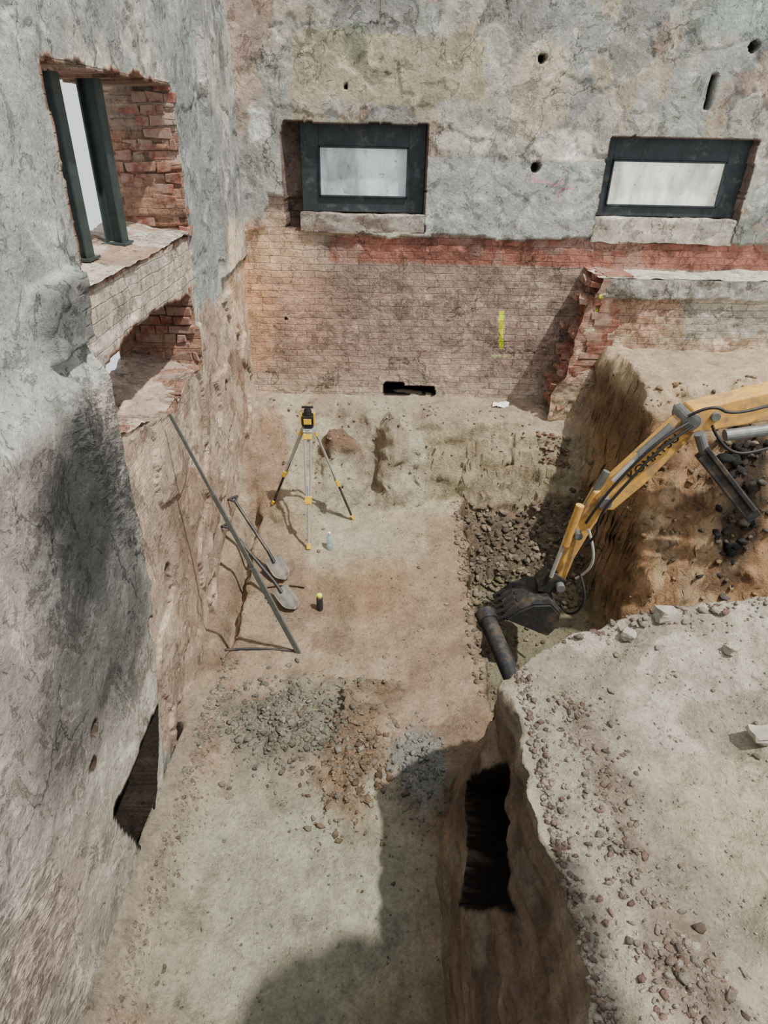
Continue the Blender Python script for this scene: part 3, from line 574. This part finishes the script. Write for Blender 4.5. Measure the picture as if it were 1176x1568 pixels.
# ---------------------------------------------------------------- pole + shovels
e=empty('levelling_staff'); a=Vector((-.72,4.44,hz(-.72,4.44)));b=Vector((-1.5,4.27,2.42))
bm=bmesh.new(); bm_beam(bm,a,a+(b-a)*.42,.045,.03); obj_bm('lower_section',bm,M_staff,e,.003)
bm=bmesh.new(); bm_beam(bm,a+(b-a)*.36,a+(b-a)*.72,.034,.022); bm_beam(bm,a+(b-a)*.70,b,.024,.016); obj_bm('upper_section',bm,M_staff,e,.002)
def shovel(name,tip,end,mb,mblade):
    e=empty(name); tip=Vector(tip); end=Vector(end); d=(end-tip).normalized()
    side=d.cross(Vector((0,0,1))).normalized(); nrm=side.cross(d).normalized()
    bm=bmesh.new(); rows=[]
    for j in range(9):
        t=j/8; w=.10*(1-.75*max(0,(.35-t)/.35)**1.8) if t<.35 else .10
        r=[]
        for k in range(9):
            s=(k-4)/4; r.append(bm.verts.new(tip+d*(.27*t)+side*(w*s)+nrm*(-.025+.035*s*s-.02*math.sin(t*math.pi))))
        rows.append(r)
    for j in range(8):
        for k in range(8): bm.faces.new((rows[j][k],rows[j][k+1],rows[j+1][k+1],rows[j+1][k]))
    o=obj_bm('blade',bm,mblade,e,0,True); s=o.modifiers.new('s','SOLIDIFY'); s.thickness=.004
    bm=bmesh.new(); bm_cyl(bm,tip+d*.22-nrm*.02,tip+d*.36,.02,.018); obj_bm('socket',bm,M_dark,e)
    bm=bmesh.new(); bm_cyl(bm,tip+d*.34,end,.018,.017); obj_bm('handle',bm,mb,e)
    bm=bmesh.new(); bm_cyl(bm,end,end+d*.05+side*.05,.012); bm_cyl(bm,end,end+d*.05-side*.05,.012); bm_cyl(bm,end+d*.05-side*.06,end+d*.05+side*.06,.014); obj_bm('grip',bm,M_blk,e)
M_blade=simple('shovel_blade',(.12,.12,.11),.65,.2,12,.3,0,0,(.22,.18,.14),.52)
shovel('shovel',(-.80,4.98,hz(-.8,4.98)+.05),(-1.52,5.52,.66),M_dark,M_blade)
shovel('shovel',(-.95,5.38,hz(-.95,5.38)+.05),(-1.53,5.92,.74),M_dark,M_blade)
tube('wooden_stick',[(-1.2,5.28,hz(-1.2,5.28)+.02),(-1.0,5.36,hz(-1,5.36)+.03),(-.75,5.3,hz(-.75,5.3)+.02)],.012,M_wood)
tube('steel_rod',[(-1.40,4.42,hz(-1.36,4.42)+.03),(-1.1,4.45,hz(-1.1,4.45)+.02),(-.74,4.44,hz(-.74,4.44)+.02)],.013,M_dark)
def lathe(name,prof,loc,mat,parent=None,n=20):
    bm=bmesh.new(); rings=[]
    for r,z in prof: rings.append([bm.verts.new((loc[0]+r*math.cos(2*math.pi*i/n),loc[1]+r*math.sin(2*math.pi*i/n),loc[2]+z)) for i in range(n)])
    for a_,b_ in zip(rings,rings[1:]):
        for i in range(n): bm.faces.new((a_[i],a_[(i+1)%n],b_[(i+1)%n],b_[i]))
    bm.faces.new(rings[0][::-1]); bm.faces.new(rings[-1]); return obj_bm(name,bm,mat,parent,0,False)
z0=hz(-.57,5.02)-.005; e=empty('spray_can')
lathe('can_body',[(.03,0),(.033,.005),(.033,.15),(.028,.165),(.016,.172)],(-.57,5.02,z0),M_dark,e); lathe('cap',[(.018,.17),(.026,.172),(.026,.195),(.02,.2)],(-.57,5.02,z0),M_neon,e)
M_bot,nt,N,L,B=new_mat('clear_plastic'); B.inputs['Base Color'].default_value=(.6,.85,.88,1); B.inputs['Transmission Weight'].default_value=.7; B.inputs['Roughness'].default_value=.15
z0=hz(-.53,5.87)-.005; e=empty('water_bottle')
lathe('bottle',[(.03,0),(.034,.01),(.034,.07),(.031,.08),(.034,.09),(.034,.15),(.014,.19),(.013,.205)],(-.53,5.87,z0),M_bot,e); lathe('bottle_cap',[(.016,.2),(.016,.22)],(-.53,5.87,z0),M_paper,e)
zz=max(hz(1.42,7.53),hz(1.6,7.6),hz(1.5,7.65),hz(1.6,7.53))
bm=bmesh.new(); vs=[[bm.verts.new((1.40+.05*i+.012*j,7.52+.045*j,zz+.015+.012*math.sin(i*1.7+j)+.004*j)) for i in range(5)] for j in range(4)]
for j in range(3):
    for i in range(4): bm.faces.new((vs[j][i],vs[j][i+1],vs[j+1][i+1],vs[j+1][i]))
obj_bm('paper_sheet',bm,M_paper)
# ---------------------------------------------------------------- pipe
e=empty('drain_pipe'); a=Vector((1.10,5.02,.0)); b=Vector((1.28,4.2,-.14)); d=b-a
bm=bmesh.new(); bm_cyl(bm,a,b,.085,.085,28); bm_cyl(bm,a-d*.02,a+d*.12,.102,.102,28); obj_bm('pipe_body',bm,M_dark,e,.004)
# ---------------------------------------------------------------- excavator arm
e=empty('excavator')
prism('arm',[(2.76,2.12),(2.68,2.18),(2.54,2.05),(2.12,1.49),(2.0,1.30),(2.07,1.18),(2.19,1.18),(2.41,1.45),(2.72,1.93)],5.12,5.27,M_yel,e,.015)
prism('dipper',[(1.99,1.36),(2.13,1.38),(2.19,1.26),(2.05,1.00),(1.93,.62),(1.87,.28),(1.79,.26),(1.79,.42),(1.84,.80),(1.91,1.10)],5.14,5.25,M_yel,e,.012)
prism('boom',[(2.60,2.02),(2.66,2.20),(2.86,2.26),(3.4,2.42),(4.6,2.72),(4.6,2.38),(3.4,2.13),(2.9,2.02),(2.72,1.98)],5.09,5.30,M_yel,e,.015)
bm=bmesh.new()
for (x,z,r) in((2.66,2.10,.075),(2.08,1.28,.06),(1.83,.30,.045),(1.90,.92,.04),(2.85,2.15,.04)): bm_cyl(bm,(x,5.06,z),(x,5.33,z),r,r,20)
obj_bm('pivot_pins',bm,M_grey,e,.004)
bm=bmesh.new(); bm_beam(bm,(2.80,5.02,1.84),(3.40,4.96,1.24),.13,.10); bm_beam(bm,(2.80,5.02,1.90),(3.36,4.96,1.33),.04,.13); obj_bm('steel_link_beam',bm,M_dark,e,.008)
bm=bmesh.new(); bm_cyl(bm,(2.72,5.02,2.02),(2.84,5.02,1.80),.045); bm_cyl(bm,(2.50,5.07,2.06),(2.28,5.07,1.78),.04); bm_cyl(bm,(2.08,5.20,1.55),(1.90,5.20,.95),.035); bm_cyl(bm,(2.95,5.03,2.0),(4.6,5.03,2.28),.05); obj_bm('hydraulic_cylinders',bm,M_grey,e)
bm=bmesh.new(); bm_cyl(bm,(2.28,5.07,1.78),(2.10,5.07,1.52),.02); bm_cyl(bm,(1.80,5.10,.95),(1.72,5.10,.42),.02); obj_bm('piston_rods',bm,M_alu,e)
bm=bmesh.new(); bm_cyl(bm,(1.86,5.09,1.25),(1.80,5.10,.80),.04); obj_bm('bucket_cylinder',bm,M_yel,e)
for k,pts in enumerate(([(2.62,5.05,2.1),(2.4,4.98,2.0),(2.15,5.0,1.62),(1.98,5.0,1.30),(1.92,5.02,1.1)],[(2.66,5.04,2.08),(2.42,5.0,1.9),(2.2,4.99,1.55),(2.0,4.98,1.2),(2.05,5.0,.95),(1.95,5.03,.85)],[(1.98,5.08,1.0),(2.06,5.0,.8),(2.06,5.02,.55),(1.96,5.08,.42)],[(1.98,5.08,.5),(2.05,4.95,.35),(2.02,4.95,.1),(1.92,5.05,-.02),(1.86,5.08,.1)],[(2.6,5.05,2.16),(2.75,5.0,2.3),(2.95,5.0,2.18),(3.3,5.03,2.3)],[(2.8,5.0,2.1),(2.95,4.95,1.85),(3.3,4.95,1.9),(3.8,5.0,2.1)])):
    tube(f'hose_{k+1}',pts,.013,M_blk if k!=2 else M_alu,e)
prism('bucket_linkage',[(1.70,.46),(1.78,.44),(1.90,.34),(1.86,.22),(1.74,.20),(1.62,.22),(1.60,.32)],5.12,5.27,M_dark,e,.008)
bm=bmesh.new(); prof=[(1.32,-.02),(1.42,.08),(1.56,.16),(1.72,.17),(1.82,.06),(1.82,-.10),(1.74,-.22)]
cols_=[]
for yb_ in(4.97,5.05,5.33,5.42):
    cols_.append([bm.verts.new((x,yb_,z)) for x,z in prof])
for a_,b_ in zip(cols_,cols_[1:]):
    for i in range(len(prof)-1): bm.faces.new((a_[i],b_[i],b_[i+1],a_[i+1]))
o=obj_bm('bucket_shell',bm,M_dark,e); s=o.modifiers.new('s','SOLIDIFY'); s.thickness=.02
prism('bucket_side_near',prof,4.955,4.975,M_dark,e,.003); prism('bucket_side_far',prof,5.415,5.435,M_dark,e,.003)
bm=bmesh.new()
for k in range(5):
    y=5.0+k*.095; bm_beam(bm,(1.36,y,.02),(1.24,y,-.06),.045,.03)
    bm_beam(bm,(1.42,y,.07),(1.30,y,-.03),.055,.045)
for y in(5.0,5.12,5.24,5.36): bm_beam(bm,(1.42,y,.10),(1.72,y,.19),.03,.05)
obj_bm('bucket_teeth',bm,M_blk,e,.004)
cu=bpy.data.curves.new('lettering','FONT'); cu.body='KOMATSU'; cu.size=.115; cu.extrude=.002; cu.align_x='CENTER'; cu.align_y='CENTER'; cu.materials.append(M_blk)
o=bpy.data.objects.new('arm_lettering',cu); C.objects.link(o); o.parent=e; o.location=(2.43,5.115,1.74)
o.rotation_euler=(math.radians(90),-math.atan2(.72,.58),0)
# ---------------------------------------------------------------- light
W=bpy.data.worlds.new('world'); bpy.context.scene.world=W; W.use_nodes=True; bg=W.node_tree.nodes['Background']; bg.inputs[0].default_value=(.97,.985,1,1); bg.inputs[1].default_value=1.15
l=bpy.data.lights.new('sun','SUN'); l.energy=6.0; l.angle=math.radians(1.2); l.color=(1,.94,.85); o=bpy.data.objects.new('sun',l); C.objects.link(o)
o.rotation_euler=Vector((-.68,.45,-1.6)).to_track_quat('-Z','Y').to_euler(); o.location=(3,-3,8)
def spot(name,loc,tgt,en,col,size,r=.1):
    l=bpy.data.lights.new(name,'SPOT'); l.energy=en; l.color=col; l.spot_size=math.radians(size); l.spot_blend=.8; l.shadow_soft_size=r
    o=bpy.data.objects.new(name,l); C.objects.link(o); o.location=loc; o.rotation_euler=(Vector(tgt)-Vector(loc)).to_track_quat('-Z','Y').to_euler()
spot('work_lamp_bank',(4.0,3.2,4.6),(3.4,6.3,1.5),170,(1,.80,.56),70)
spot('work_lamp_corner',(-1.1,6.6,3.6),(-1.5,7.8,2.2),100,(1,.6,.3),80,.05)
